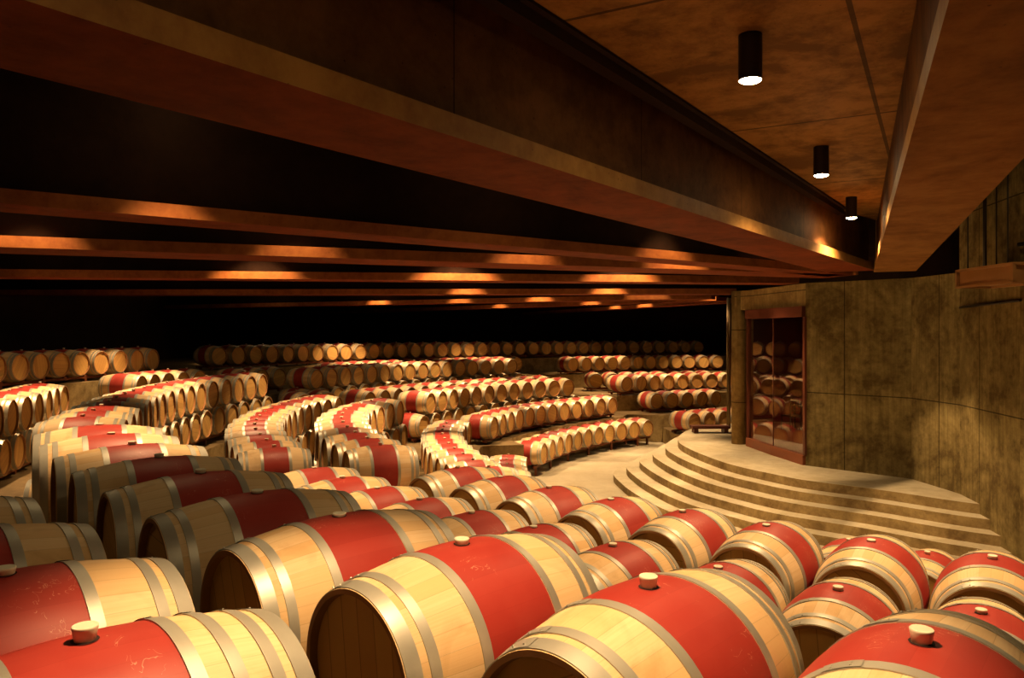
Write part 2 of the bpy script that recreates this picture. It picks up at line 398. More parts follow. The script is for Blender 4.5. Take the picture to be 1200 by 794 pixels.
# name: control points, count, pitch, axis height of top layer, layers (count of layers), terrace height, yaw trim, lod, label pattern(s) top->down, group
FL, T1, T2, T3, T4, T5 = 0., .55, 1.0, 1.6, 2.2, 2.85
ROWS = [
 ('F', [(-3.43,6.42),(-2.49,5.14),(-1.44,3.94),(-.27,2.86),(1.02,1.92)], 10, .72, 2.92, 3, T2, -5, 'near', None, 'barrels in the tall front stack'),
 ('E', [(-2.72,3.82),(-2.10,3.02),(-1.55,2.37),(-1.03,1.83)], 5, .715, 2.98, 3, T2, -2, 'near', None, 'barrels in the near left stack'),
 ('G', [(-.59,8.34),(.21,7.38),(1.11,6.50),(2.08,5.70),(3.12,4.98)], 8, .72, 2.24, 2, T2, 0, 'near', None, 'barrels in the stack facing the steps'),
 ('H', [(-2.15,8.31),(-1.14,7.11),(-.04,5.97),(1.16,4.93),(2.46,4.03)], 10, .705, 2.22, 2, T2, 0, 'near', None, 'barrels in the middle front row'),
 ('L', [(-3.27,10.56),(-4.29,12.81),(-4.91,15.22),(-5.08,17.7),(-4.78,20.19)], 14, .72, 2.13, 2, T2, 0, 'mid', ('the left S-curved stack', 'near'), 'barrels in the left curved stack'),
 ('M', [(-1.83,10.66),(-2.65,12.47),(-3.19,14.39),(-3.37,16.37),(-3.10,18.36)], 12, .72, 2.15, 2, T2, 0, 'mid', ('the central S-curved stack', 'near'), 'barrels in the central curved stack'),
 ('N', [(-.40,12.95),(-.70,13.65),(-1.22,15.35),(-1.55,17.11),(-1.65,18.9),(-1.47,20.68)], 11, .715, 1.45, 1, T2, 0, 'mid', ('the right S-curved single row', 'near'), 'barrels in the right curved row'),
 ('O', [(.45,15.6),(.11,16.8),(-.06,17.74),(-.13,18.69),(-.11,19.65),(0.,20.61)], 7, .725, .55, 1, FL, 0, 'mid', ('the short row below the terrace curb', 'near'), 'barrels in the short row under the curb'),
 ('J', [(.49,22.07),(1.19,23.77),(2.13,25.4),(3.31,26.88),(4.72,28.13)], 11, .735, .62, 1, FL, 0, 'mid', ('the lowest row beside open floor', 'left'), 'barrels in the lowest curved row'),
 ('K', [(-.92,21.3),(-.18,23.34),(.93,25.14),(2.25,26.77),(3.63,28.31)], 12, .72, 1.45, 1, T2, 0, 'mid', ('the row along the terrace curb', 'left'), 'barrels along the terrace curb'),
 ('P', [(-2.74,22.01),(-1.89,23.97),(-.78,25.8),(.58,27.45),(2.2,28.9)], 12, .73, 2.05, 2, T2, 0, 'mid', ('the golden-ended stack', 'left'), 'barrels in the golden-ended stack'),
 ('R', [(-6.1,21.8),(-5.55,22.35)], 2, .73, 2.05, 1, T2, 0, 'mid', ('the pair behind the left S-curved stack', 'left'), 'pair behind the left curved stack'),
 ('Q', [(-4.53,22.5),(-3.39,24.8),(-1.92,26.93),(-.19,28.87),(1.2,30.2)], 14, .73, 2.05, 1, T2, 0, 'far', ('the row behind the golden-ended stack', 'left'), 'barrels behind the golden-ended stack'),
 ('S', [(-6.35,23.51),(-5.23,26.02),(-3.86,28.48),(-2.19,30.75),(-.15,32.72)], 16, .735, 2.65, 2, T3, 0, 'far', ('the long stack below the farthest row', 'left'), 'barrels in the long far stack'),
 ('T', [(-6.57,27.41),(-5.23,29.78),(-3.6,31.95),(-1.68,33.9),(.51,35.63)], 15, .735, 2.65, 1, T4, 0, 'far', ('the spotlit row behind the long stack', 'left'), 'barrels behind the long far stack'),
 ('U', [(-11.2,15.3),(-11.16,17.53),(-10.99,18.99),(-10.77,20.42),(-10.59,21.82)], 10, .72, 3.30, 1, T5, 0, 'far', ('the dim highest row by the left wall', 'left'), 'barrels in the highest left row'),
 ('U2', [(-9.9,25.21),(-6.51,30.87),(-1.87,35.56),(3.7,39.08),(9.89,41.28)], 36, .75, 3.30, 1, T5, 0, 'far', ('the dim farthest and highest row', 'left'), 'barrels in the farthest row'),
 ('V', [(2.49,34.62),(4.22,35.66),(6.04,36.62),(7.96,37.4),(10.,37.93)], 12, .745, 2.65, 1, T4, 0, 'far', ('the upper right row under the farthest row', 'left'), 'barrels in the upper right row'),
 ('W', [(4.26,30.5),(5.26,31.15),(6.32,31.74),(7.42,32.25),(8.57,32.68)], 8, .745, 2.05, 1, T3, 0, 'far', ('the middle right row by the thin post', 'left'), 'barrels in the middle right row'),
 ('W0', [(3.45,32.7),(5.0,33.0),(7.,33.7),(9.2,34.4)], 8, .75, 2.05, 1, T3, 0, 'far', ('the row behind the middle right row', 'left'), 'barrels behind the middle right row'),
 ('X', [(5.34,29.75),(5.96,30.03),(6.58,30.33),(7.19,30.65),(7.8,31.0)], 5, .72, 1.45, 1, T2, 0, 'far', ('the right row with dark red heads', 'left'), 'barrels in the dark-headed right row'),
 ('Y', [(6.0,26.75),(7.5,27.7)], 4, .74, 1.0, 1, T1, 0, 'mid', ('the low right row at the platform edge', 'left'), 'barrels at the platform edge'),
 ('A', [(-5.15,9.2),(-5.65,10.6),(-6.2,12.1),(-6.7,14.),(-7.0,16.2),(-6.95,18.4),(-6.8,20.2)], 16, .72, 2.70, 2, T3, 0, 'mid', ('the long curved stack on the left', 'near'), 'barrels in the long left stack'),
 ('B', [(-8.3,11.2),(-8.7,12.54),(-9.01,13.6),(-9.36,14.65),(-9.75,15.7),(-10.0,16.6)], 8, .72, 2.65, 2, T3, 0, 'mid', ('the stack nearest the left edge', 'near'), 'barrels in the leftmost stack'),
 ('Cc', [(-9.62,19.0),(-9.6,20.),(-9.42,21.1),(-9.2,21.9)], 5, .70, 2.70, 1, T4, 0, 'mid', ('the bright row above the leftmost stack', 'left'), 'barrels above the leftmost stack'),
 ('D', [(-8.35,23.0),(-7.6,24.6)], 3, .74, 2.65, 1, T4, 0, 'far', ('the few behind the left curved stack', 'left'), 'barrels behind the long left stack'),
 ('G2', [(3.5,8.05),(4.15,7.55),(4.75,7.05),(5.3,6.5)], 3, .75, 1.52, 1, T2, 0, 'mid', None, 'barrels on the low terrace by the steps'),
]
near_labels = {
 'F': ['pale sunlit barrel with white bung at the far left end of the tall front stack',
       'second pale barrel of the tall front stack, just ahead of the first',
       'third barrel of the tall front stack, bright red band and wide cream end',
       'fourth barrel of the tall front stack, red band half in shadow',
       'shaded barrel with nearly black maroon band, behind the deep red one',
       'shaded maroon-banded barrel with black open-looking head, at the left of centre',
       'barrel with deep red band, left of the big scratched bright-red barrel',
       'large bright barrel in the front centre, scratched red band and shadowed plank head',
       'largest front barrel with tall white bung and pinkish red band, bottom centre',
       'barrel at the bottom right corner with an upright white bung and red band'],
 'E': ['double-hooped barrel end at the left edge, farthest of its group',
       'amber-brown barrel end in shade at the left edge, second farthest of its group',
       'amber barrel with dark hoops at the left edge, third farthest of its group',
       'barrel with deep red band and stained oak end, bung at the left edge',
       'pale barrel at the bottom left corner with white bung beside a scuffed red band'],
 'G': ['cream barrel with orange-red band, farthest left of the row facing the steps',
       'second barrel from the far left in the row facing the steps, red band',
       'third barrel from the far left in the row facing the steps, dark round head',
       'fourth barrel in the row facing the steps, beside the open floor corner',
       'fifth barrel in the row facing the steps, below the lowest step',
       'barrel with a broad red band in front of the middle of the steps',
       'round barrel with red band and yellow bung under the right end of the steps',
       'barrel cut by the right edge, in front of the right concrete wall'],
 'H': ['pale barrel with orange-red band, farthest of the middle front row',
       'second farthest pale barrel of the middle front row',
       'third farthest pale barrel of the middle front row, bright red band',
       'fourth farthest barrel of the middle front row, deep red band and brown bung',
       'fifth farthest barrel of the middle front row, dark red band over amber oak',
       'barrel of the middle front row peeking out behind the scratched bright-red barrel',
       'bright barrel with small white bung right behind the scratched bright-red barrel',
       'barrel with small white bung right behind the largest front barrel',
       'barrel with brown shaded head between the largest front barrel and the corner barrel',
       'barrel with small cream bung at the right edge, behind the corner barrel'],
 'G2': ['low barrel mostly hidden, left of its two neighbours below the steps',
        'small red-banded barrel glimpsed between the two rightmost barrels facing the steps',
        'low barrel mostly hidden at the foot of the right concrete wall'],
}
HIDDEN = set()
rng = random.Random(3)
barrels = []
def toward(p):  # the aisle side the right-hand head looks to
    return Vector((9., 12.)) - p
for (rn, cp, cnt, pitch, zt, layers, terr, trim, lod, lab, grp) in ROWS:
    dz = .605
    for ly in range(layers):
        pts = positions(rn, cp, cnt + (1 if ly % 2 else 0), pitch, ly % 2)
        for i, (p, t) in enumerate(pts):
            nrm = Vector((t.y, -t.x))
            if nrm.dot(toward(p)) < 0: nrm = -nrm
            yaw = atan2(nrm.y, nrm.x) + radians(trim) + radians(rng.uniform(-1.2, 1.2))
            bid = f'{rn}{ly}_{i}'
            b = rng.choice((1, 2)) if lod == 'near' and ly == 0 else rng.choice((0, 1, 2))
            if rn in 'GH' and ly == 0: b = rng.choice((1, 2, 2))
            if bid in ('F0_7', 'F0_8', 'F0_9', 'E0_4', 'E0_3'): b = 2 if bid in ('F0_7', 'E0_3') else 0
            if lab is None:
                if ly == 0: label = near_labels[rn][i]
                else:
                    where = {'F': 'the tall front stack', 'E': 'the near left stack', 'G': 'the stack facing the steps', 'H': 'the middle front row'}[rn]
                    label = f'{("", "lower", "bottom")[ly]} barrel in {where}, {ordinal(i)} from its far end'.replace('lower barrel', 'barrel of the layer under the top')
            else:
                end = 'the near end' if lab[1] == 'near' else 'the left'
                tier = '' if layers == 1 else ('upper ' if ly == 0 else 'lower ')
                label = f'{tier}barrel, {ordinal(i)} from {end} of {lab[0]}'.replace('barrel, ', 'oak barrel, ', 1)
            barrels.append((bid, p.x, p.y, zt - ly*dz, yaw, lod, radians(rng.uniform(-.8, .8) if lod == 'near' else rng.uniform(-3, 3)), b, label, grp + (', lower layer' if ly else '')))
for k_, v_ in {'F1': [0, 1, 2, 3, 4, 5, 6, 7, 8, 9, 10], 'F2': [0, 1, 2, 3, 4, 5, 6, 7, 8, 9], 'E0': [0], 'E1': [0, 1, 2, 3, 4, 5], 'E2': [0, 1, 2, 3, 4], 'G1': [0, 1, 2, 3, 4, 5, 6, 7, 8], 'H1': [0, 1, 2, 3, 4, 5, 6, 7, 8, 9, 10], 'L1': [0, 1, 2, 3, 4, 5, 6, 7, 8, 9, 12, 13, 14], 'M1': [0, 1, 2, 3, 4, 5, 6, 7, 8, 9, 10], 'O0': [0, 1, 2], 'P1': [12], 'S1': [1], 'T0': [3, 4, 5, 6, 7, 8, 9, 10, 11, 12, 13], 'U0': [0], 'W00': [2, 3, 4, 5, 6, 7], 'A1': [1, 2, 3, 4, 5, 6], 'B0': [0], 'B1': [0, 1, 5, 6, 7, 8], 'G20': [2]}.items(): HIDDEN |= {f'{k_}_{i_}' for i_ in v_}
hid = [b for b in barrels if b[0] in HIDDEN]
for b in barrels:
    if b[0] in HIDDEN: continue
    r = make_barrel(*b[1:])
    if b[0] == 'E0_4':
        for c in (-.278, .278): part('hoop', hoop_mesh('hoop_extra', c, .036, 72, True), r, (0, 0, RB))
if hid:
    # barrels buried inside the stacks: more than could be told apart
    bm = bmesh.new()
    for b in hid:
        tm = bmesh.new(); tm.from_mesh(LOD['far']['body']); 
        n0 = len(bm.verts)
        mt = Matrix.Translation((b[1], b[2], b[3])) @ Matrix.Rotation(b[4], 4, 'Z')
        tm.transform(mt); me_ = bpy.data.meshes.new('tmp'); tm.to_mesh(me_); tm.free(); bm.from_mesh(me_); bpy.data.meshes.remove(me_)
        for hk in ('h0', 'h1'):
            tm = bmesh.new(); tm.from_mesh(LOD['far'][hk]); tm.transform(mt)
            for f in tm.faces: f.material_index = 4
            me_ = bpy.data.meshes.new('tmp'); tm.to_mesh(me_); tm.free(); bm.from_mesh(me_); bpy.data.meshes.remove(me_)
    o = mk('stacked_barrels', bm, [])
    for m in ('oak', 'red', 'chime', 'hoop', 'head'): o.data.materials.append(M[m])
    o['kind'] = 'stuff'; o['label'] = 'oak barrels buried in the lower layers of the stacks'; o['category'] = 'barrels'; o['group'] = 'barrels buried in the stacks'

# racks under each row
for (rn, cp, cnt, pitch, zt, layers, terr, trim, lod, lab, grp) in ROWS:
    zax = zt - (layers - 1) * .605
    odd = (layers - 1) % 2
    n = cnt + odd
    pts = positions(rn, cp, n, pitch, odd)
    e = empty('barrel_rack', (pts[0][0].x, pts[0][0].y, terr))
    where = {'F': 'tall front stack', 'E': 'near left stack', 'G': 'stack facing the steps', 'H': 'middle front row', 'G2': 'low hidden row by the steps'}.get(rn) or lab[0].replace('the ', '', 1)
    tag(e, f'rust brown rack under {where}', 'rack', 'barrel racks')
    base = Vector((e.location.x, e.location.y, terr))
    top = zax - rad(.27) + .004
    for s in (-.27, .27):
        bm = bmesh.new()
        seq = []
        for k, (p, t) in enumerate(pts):
            nn = Vector((t.y, -t.x)); 
            if nn.dot(toward(p)) < 0: nn = -nn
            nn.rotate(Matrix.Rotation(radians(trim), 2))
            c = p + nn * s
            if k == 0: seq.append(c - t * .33)
            seq.append(c)
            if k == n - 1: seq.append(c + t * .33)
        w = .03
        prev = None
        for k, c in enumerate(seq):
            t = (seq[min(k+1, len(seq)-1)] - seq[max(k-1, 0)]).normalized(); q = Vector((t.y, -t.x)) * w
            ring = [bm.verts.new((c.x + a*q.x - base.x, c.y + a*q.y - base.y, z - base.z)) for a, z in ((-1, top - .06), (1, top - .06), (1, top - .008), (-1, top - .008))]
            if prev:
                for i in range(4): bm.faces.new((prev[i], prev[(i+1) % 4], ring[(i+1) % 4], ring[i]))
            else: bm.faces.new(ring)
            prev = ring
        bm.faces.new(prev[::-1])
        # cradle blocks between barrels and feet
        for k in range(1, len(seq)):
            mid = (seq[k-1] + seq[k]) / 2; d = seq[k] - seq[k-1]; ang = atan2(d.y, d.x)
            if 1 < k < len(seq) - 1:
                add_box(bm, (mid.x - base.x, mid.y - base.y, top + .012 - base.z), (.10, .055, .04), ang)
            if k % 2 == 1 or k == len(seq) - 1:
                h = top - .06 - terr
                add_box(bm, (mid.x - base.x, mid.y - base.y, h / 2), (.07, .055, h), ang)
        mk('rail', bm, M['rack'], e)

# ------------------------------------------------------------------ the setting
def slab(name, poly, z0, z1, top, side, label=None):
    bm = bmesh.new(); add_prism(bm, poly, z0, z1, 0, 1)
    return struct(mk(name, bm, [top, side]), label)
slab('floor', [(-16, -3), (14, -3), (14, 47), (-16, 47)], -.3, 0., M['floor'], M['floor'], 'pale polished concrete corridor floor')
sm = lambda cp, n=60: [(p.x, p.y) for p in curve(cp, n)]
e2 = sm([(8.6, 6.9), (6.5, 7.5), (5.4, 8.3), (3.6, 9.3), (1.8, 10.8), (.45, 12.4), (.05, 13.9), (-.5, 15.5), (-.8, 17.), (-.85, 18.6), (-.85, 20.4)], 100) + [(-.8, 20.75), (.32, 20.95), (-.05, 21.9)] + sm([(.0, 22.3), (.38, 23.1), (1.38, 24.75), (2.68, 26.35), (4., 27.95)], 60) + [(4.3, 28.75), (5.6, 28.5), (9, 30.3), (14, 32.)]
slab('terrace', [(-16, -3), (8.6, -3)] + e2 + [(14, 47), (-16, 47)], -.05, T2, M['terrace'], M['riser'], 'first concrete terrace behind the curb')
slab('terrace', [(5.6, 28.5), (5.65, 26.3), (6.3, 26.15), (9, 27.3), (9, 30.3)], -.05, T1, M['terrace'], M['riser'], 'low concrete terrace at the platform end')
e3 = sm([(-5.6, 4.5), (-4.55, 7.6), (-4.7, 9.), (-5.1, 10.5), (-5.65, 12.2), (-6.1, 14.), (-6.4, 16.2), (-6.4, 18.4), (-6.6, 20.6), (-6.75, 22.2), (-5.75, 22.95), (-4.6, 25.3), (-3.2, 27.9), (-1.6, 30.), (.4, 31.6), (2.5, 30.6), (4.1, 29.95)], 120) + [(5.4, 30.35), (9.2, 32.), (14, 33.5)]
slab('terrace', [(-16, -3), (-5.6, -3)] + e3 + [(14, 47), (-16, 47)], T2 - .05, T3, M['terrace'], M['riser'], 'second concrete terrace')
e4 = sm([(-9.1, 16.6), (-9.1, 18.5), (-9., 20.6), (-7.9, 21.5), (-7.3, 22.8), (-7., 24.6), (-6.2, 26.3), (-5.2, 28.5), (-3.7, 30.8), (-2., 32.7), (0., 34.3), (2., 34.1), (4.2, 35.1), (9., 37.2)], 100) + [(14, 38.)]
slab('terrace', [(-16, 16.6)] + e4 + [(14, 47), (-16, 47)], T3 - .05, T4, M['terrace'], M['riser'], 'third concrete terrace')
e5 = sm([(-10.6, 12.5), (-10.55, 17.5), (-10.4, 19.), (-10.1, 21.8), (-9.3, 24.9), (-6., 30.5), (-1.5, 35.), (3.9, 38.4), (10., 40.6)], 80) + [(14, 41.)]
slab('terrace', [(-16, 12.5)] + e5 + [(14, 47), (-16, 47)], T4 - 1.2, T5, M['terrace'], M['riser'], 'highest concrete terrace')

# curved steps and the platform of the tasting room
k0 = [(9.2, 12.7), (8.0, 13.65), (7.1, 14.65), (6.0, 15.65), (5.5, 16.45), (5.05, 17.4), (4.78, 18.5), (4.6, 19.85), (4.6, 21.2), (4.95, 22.6), (5.6, 24.0), (6.6, 25.0), (8., 25.7), (12., 26.)]
w0 = [1.0, 1.0, 1, 1, 1, 1, 1, 1, 1, .8, .6, .4, .2, .1]
for k in range(6):
    pts = []
    for i, (x, y) in enumerate(k0):
        a, b = k0[max(i-1, 0)], k0[min(i+1, len(k0)-1)]
        t = Vector((b[0]-a[0], b[1]-a[1])).normalized(); nn = Vector((-t.y, t.x)); nn = nn if nn.dot(Vector((x-8, y-19))) > 0 else -nn
        pts.append((x + nn.x*.355*k*w0[i], y + nn.y*.355*k*w0[i]))
    poly = sm(pts, 140) + [(12., 12.)]
    top = 1.05 - .175 * k
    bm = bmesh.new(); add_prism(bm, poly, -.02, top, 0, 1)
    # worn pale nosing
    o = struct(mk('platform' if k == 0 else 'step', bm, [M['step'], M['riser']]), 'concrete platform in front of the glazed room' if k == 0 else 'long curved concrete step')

def wall(name, pts, z0, z1, th, mat, side=1):
    """vertical wall along a polyline, thickness th to one side"""
    bm = bmesh.new()
    P = [Vector(p) for p in pts]; off = []
    for i, p in enumerate(P):
        t = (P[min(i+1, len(P)-1)] - P[max(i-1, 0)]).normalized(); off.append(p + Vector((t.y, -t.x)) * th * side)
    add_prism(bm, [(p.x, p.y) for p in P] + [(p.x, p.y) for p in off[::-1]], z0, z1)
    return struct(mk(name, bm, mat))
def localwall(name, p0, p1, z0, z1, th, mat):
    """flat wall panel with its own axes, so that board marks follow it"""
    a, b = Vector(p0), Vector(p1); l = (b - a).length
    bm = bmesh.new(); add_box(bm, (l/2, -th/2, (z0+z1)/2), (l, th, z1-z0))
    o = struct(mk(name, bm, mat)); o.location = (a.x, a.y, 0); o.rotation_euler = (0, 0, atan2(b.y-a.y, b.x-a.x)); return o
# walls of the drum (board-marked concrete)
M['wallA'] = concrete('wall_concrete_panelled', (.36, .28, .115), (.11, .075, .028), [(2, 3.52, .23), (0, 1.75, .5)], .8, 0, boards=True, jw=.011)
o = localwall('wall_front', (8.22, 15.8), (6.66, 17.42), .9, 5.18, .35, M['wallA'])
o.scale.y = 1
for ob, p0, p1 in ((o, (6.66, 17.42), (8.22, 15.8)),):
    ob.location = (p0[0], p0[1], 0); ob.rotation_euler.z = atan2(p1[1]-p0[1], p1[0]-p0[0])
    for v in ob.data.vertices: v.co.y = -v.co.y
    ob.data.flip_normals()
o = localwall('wall_corner', (8.22, 15.8), (8.36, 14.3), .5, 5.18, .35, M['wallA'])
for v in o.data.vertices: v.co.y = -v.co.y
o.data.flip_normals()
o = localwall('wall_right', (8.36, 14.35), (7.95, 12.), 0., 7., .4, M['wallA'])
for v in o.data.vertices: v.co.y = -v.co.y
o.data.flip_normals()
o = localwall('wall_right', (7.95, 12.02), (7.9, -3.), 0., 7., .4, M['wallA'])
for v in o.data.vertices: v.co.y = -v.co.y
o.data.flip_normals()
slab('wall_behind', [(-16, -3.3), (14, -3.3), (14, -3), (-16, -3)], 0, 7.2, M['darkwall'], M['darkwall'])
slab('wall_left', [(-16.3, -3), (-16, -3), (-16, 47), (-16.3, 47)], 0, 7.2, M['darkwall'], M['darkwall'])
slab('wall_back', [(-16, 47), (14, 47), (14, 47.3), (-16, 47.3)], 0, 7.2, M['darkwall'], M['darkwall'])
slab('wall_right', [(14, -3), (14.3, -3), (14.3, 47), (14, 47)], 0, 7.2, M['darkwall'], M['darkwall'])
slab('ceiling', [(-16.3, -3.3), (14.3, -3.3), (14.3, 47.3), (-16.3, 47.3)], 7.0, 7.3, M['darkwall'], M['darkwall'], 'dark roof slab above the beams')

# radial beams: flange, and the web standing on it
def beam(p_in, p_out, w, label, inset=.09, web='unlitweb', fh=.13, fl='beam', edge='dimedge'):
    a, b = Vector(p_in), Vector(p_out); d = b - a; l = d.length
    bm = bmesh.new()
    add_box(bm, (l/2, 0, 5.15 + fh/2), (l, w, fh))
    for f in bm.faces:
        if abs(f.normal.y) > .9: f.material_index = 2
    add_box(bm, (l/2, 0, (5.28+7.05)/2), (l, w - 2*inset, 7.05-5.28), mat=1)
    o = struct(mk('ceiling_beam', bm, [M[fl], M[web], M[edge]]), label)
    o.location = (a.x, a.y, 0); o.rotation_euler = (0, 0, atan2(d.y, d.x)); return o
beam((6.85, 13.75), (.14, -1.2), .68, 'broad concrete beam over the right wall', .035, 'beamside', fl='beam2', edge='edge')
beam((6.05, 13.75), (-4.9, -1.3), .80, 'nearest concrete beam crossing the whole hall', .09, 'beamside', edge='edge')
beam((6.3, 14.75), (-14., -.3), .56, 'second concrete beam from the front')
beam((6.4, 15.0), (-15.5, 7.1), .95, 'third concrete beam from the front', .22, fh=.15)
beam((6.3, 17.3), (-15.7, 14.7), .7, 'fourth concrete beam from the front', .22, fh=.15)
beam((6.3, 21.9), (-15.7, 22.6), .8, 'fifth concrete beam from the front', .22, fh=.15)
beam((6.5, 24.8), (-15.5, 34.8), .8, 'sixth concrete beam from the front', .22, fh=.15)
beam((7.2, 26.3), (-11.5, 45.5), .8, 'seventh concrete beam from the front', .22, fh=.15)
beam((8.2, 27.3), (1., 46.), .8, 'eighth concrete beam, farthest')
# ceiling panel of the lamp bay
a0, a1 = Vector((-3.75, -1.1)), Vector((5.1, 11.9)); b0, b1 = Vector((-.02, -1.1)), Vector((6.33, 13.15))
org = Vector((1.52, 4.9)); ang = atan2(5.85, 3.23)
def loc2(p): v = Vector(p) - org; v.rotate(Matrix.Rotation(-ang, 2)); return (v.x, v.y)
bm = bmesh.new(); add_prism(bm, [loc2(p) for p in (a0, b0, b1, a1)], 5.95, 6.15)
o = struct(mk('ceiling', bm, M['ceil']), 'concrete ceiling panel carrying the cylinder lamps'); o.location = (org.x, org.y, 0); o.rotation_euler = (0, 0, ang)
# dark strip added under the panel edge to paint its shadow gap
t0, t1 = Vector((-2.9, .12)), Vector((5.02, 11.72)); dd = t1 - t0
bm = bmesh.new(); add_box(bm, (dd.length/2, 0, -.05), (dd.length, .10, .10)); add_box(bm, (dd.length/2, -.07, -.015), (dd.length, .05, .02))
o = mk('shade_strip', bm, M['stripshade']); o.location = (t0.x, t0.y, 5.95); o.rotation_euler = (0, 0, atan2(dd.y, dd.x)); tag(o, 'long dark strip of painted shade along the edge of the ceiling panel', 'shade strip')
# ------------------------------------------------------------------ downlights
def lamp(x, y, z_top=5.95, power=300., label=None, grp='ceiling lamps', size=70, blend=.5):
    e = empty('ceiling_lamp', (x, y, z_top)); tag(e, label or 'black cylinder downlight between the far beams', 'lamp', grp)
    bm = bmesh.new()
    add_cyl(bm, (0, 0, 0), (0, 0, -.29), .074, .074, 28, 0, caps=False)
    add_cyl(bm, (0, 0, -.29), (0, 0, -.27), .070, .070, 28, 0, caps=False)
    add_cyl(bm, (0, 0, 0), (0, 0, -.012), .074, .074, 28, 0)
    mk('lamp_body', bm, M['dark'], e)
    bm = bmesh.new()
    n = 24; rings = []
    for k in range(5):
        a = k / 5 * pi / 2
        rings.append([bm.verts.new((.070*cos(a)*cos(2*pi*i/n), .070*cos(a)*sin(2*pi*i/n), -.285 - .022*sin(a))) for i in range(n)])
    for A, B in zip(rings[:-1], rings[1:]):
        for i in range(n): bm.faces.new((A[i], A[(i+1) % n], B[(i+1) % n], B[i])).smooth = True
    bm.faces.new(rings[-1])
    mk('lamp_lens', bm, M['lens'], e)
    ld = bpy.data.lights.new('lamp_light', 'SPOT'); ld.energy = power; ld.color = LAMP; ld.spot_size = radians(size); ld.spot_blend = blend; ld.shadow_soft_size = .05
    lo = bpy.data.objects.new('lamp_light', ld); lo.location = (0, 0, -.33); lo.parent = e; C.objects.link(lo)
    return e
lamp(1.52, 4.9, power=215., size=100, blend=.8, label='nearest and largest cylinder lamp on the ceiling panel', grp='lamps on the ceiling panel')
lamp(3.16, 7.85, power=270., size=136, blend=.9, label='middle cylinder lamp of the three on the ceiling panel', grp='lamps on the ceiling panel')
lamp(4.75, 10.75, power=330., size=136, blend=.9, label='farthest and smallest cylinder lamp on the ceiling panel', grp='lamps on the ceiling panel')
lamp(-.05, 2.05, power=260., size=66, label='cylinder lamp overhead, out of the picture above the front barrels', grp='lamps on the ceiling panel')
FAR = [(4.3, 13.0, 300), (2.6, 11.0, 330), (.3, 8.7, 330), (-2.9, 6.8, 520), (-6.2, 3.6, 200),
       (3.0, 12.7, 520), (.4, 11.75, 330), (-2.9, 10.6, 260), (-6.1, 9.5, 420), (-8.9, 9.9, 420),
       (2.4, 15.9, 900), (-1.1, 15.45, 1100), (-5.1, 15.0, 760), (-8.6, 13.6, 700),
       (2.7, 20.95, 1200), (-1.3, 21.1, 1000), (-4.6, 19.2, 640), (-9.1, 19.4, 760), (5.2, 18.2, 500),
       (4.4, 25.2, 900), (.7, 26.3, 1000), (-2.9, 24.0, 760), (-7., 22.2, 640),
       (-5.4, 29.1, 900), (-10.3, 30.6, 300), (-1.0, 33.2, 700), (-2.2, 27.6, 700), (2.6, 29.5, 900), (5.6, 27.6, 700), (6.3, 25.6, 800), (8.4, 31.4, 900), (5.2, 32.6, 900), (9.4, 35.4, 700), (4.2, 35.0, 700), (-8.6, 16.6, 520)]
for x, y, pw in FAR: lamp(x, y, 6.8, power=pw, size={(-2.9, 6.8): 62, (-9.1, 19.4): 60, (-5.1, 15.0): 88, (-1.1, 15.45): 88, (2.4, 15.9): 84}.get((x, y), 70))
lamp(5.7, 14.0, 6.8, power=560., size=74, blend=.2)
for x, y in ((6.7, 10.2), (5.5, 7.2), (4.2, 4.3)): lamp(x, y, 6.8, power=240., label='cylinder lamp behind the broad beam over the right wall', grp='lamps by the right wall')

# ------------------------------------------------------------------ column, glazed room, bench, post
def round_col(name, x, y, r, z0, z1, mat):
    bm = bmesh.new(); add_cyl(bm, (0, 0, 0), (0, 0, z1 - z0), r, r, 40); o = mk(name, bm, mat); o.location = (x, y, z0); return o
o = round_col('concrete_column', 6.16, 20.85, .195, 1.05, 5.18, M['wall']); tag(o, 'round concrete column standing on the platform beside the glazed room', 'column')
o = round_col('steel_post', 7.0, 24.8, .065, 1.05, 5.18, M['post']); tag(o, 'thin post standing behind the round concrete column', 'post')
G = [Vector((6.30, 20.45)), Vector((6.45, 18.95)), Vector((6.68, 17.46))]
w = empty('window_1', (6.45, 18.95, 1.05)); w['kind'] = 'structure'; w['label'] = 'glazed front with red-brown timber frame and reflections of barrels'
def seg_box(bm, a, b, z0, z1, th, mat=0, ox=0):
    d = b - a; c = (a + b) / 2; n_ = Vector((d.y, -d.x)).normalized() * ox
    add_box(bm, (c.x + n_.x - 6.45, c.y + n_.y - 18.95, (z0 + z1) / 2 - 1.05), (d.length, th, z1 - z0), atan2(d.y, d.x), mat)
bm = bmesh.new(); seg_box(bm, G[0], G[1], 1.05, 1.27, .16); seg_box(bm, G[1], G[2], 1.05, 1.27, .16); mk('window_sill', bm, M['sill'], w)
bm = bmesh.new(); seg_box(bm, G[0], G[1], 4.42, 4.66, .20); seg_box(bm, G[1], G[2], 4.42, 4.66, .20); mk('lintel', bm, M['frame'], w)
bm = bmesh.new()
for g in (G[0], G[1], G[2]): add_box(bm, (g.x - 6.45, g.y - 18.95, (1.27+4.42)/2 - 1.05), (.025 if g == G[1] else .10, .025 if g == G[1] else .12, 3.15), 0)
mk('window_frame', bm, M['frame'], w)
for a, b in ((G[0], G[1]), (G[1], G[2])):
    bm = bmesh.new(); seg_box(bm, a, b, 1.27, 4.42, .012); mk('pane', bm, M['glass'], w)
wall('wall_over_window', [(6.0, 21.0), (6.30, 20.3), (6.45, 18.95), (6.68, 17.4)], 4.66, 5.18, .3, M['wall'], -1)
wall('wall_ring', [(6.0, 20.7), (6.6, 22.9), (7.4, 25.0), (8.5, 26.4)], 4.72, 5.18, .3, M['wall'], 1)
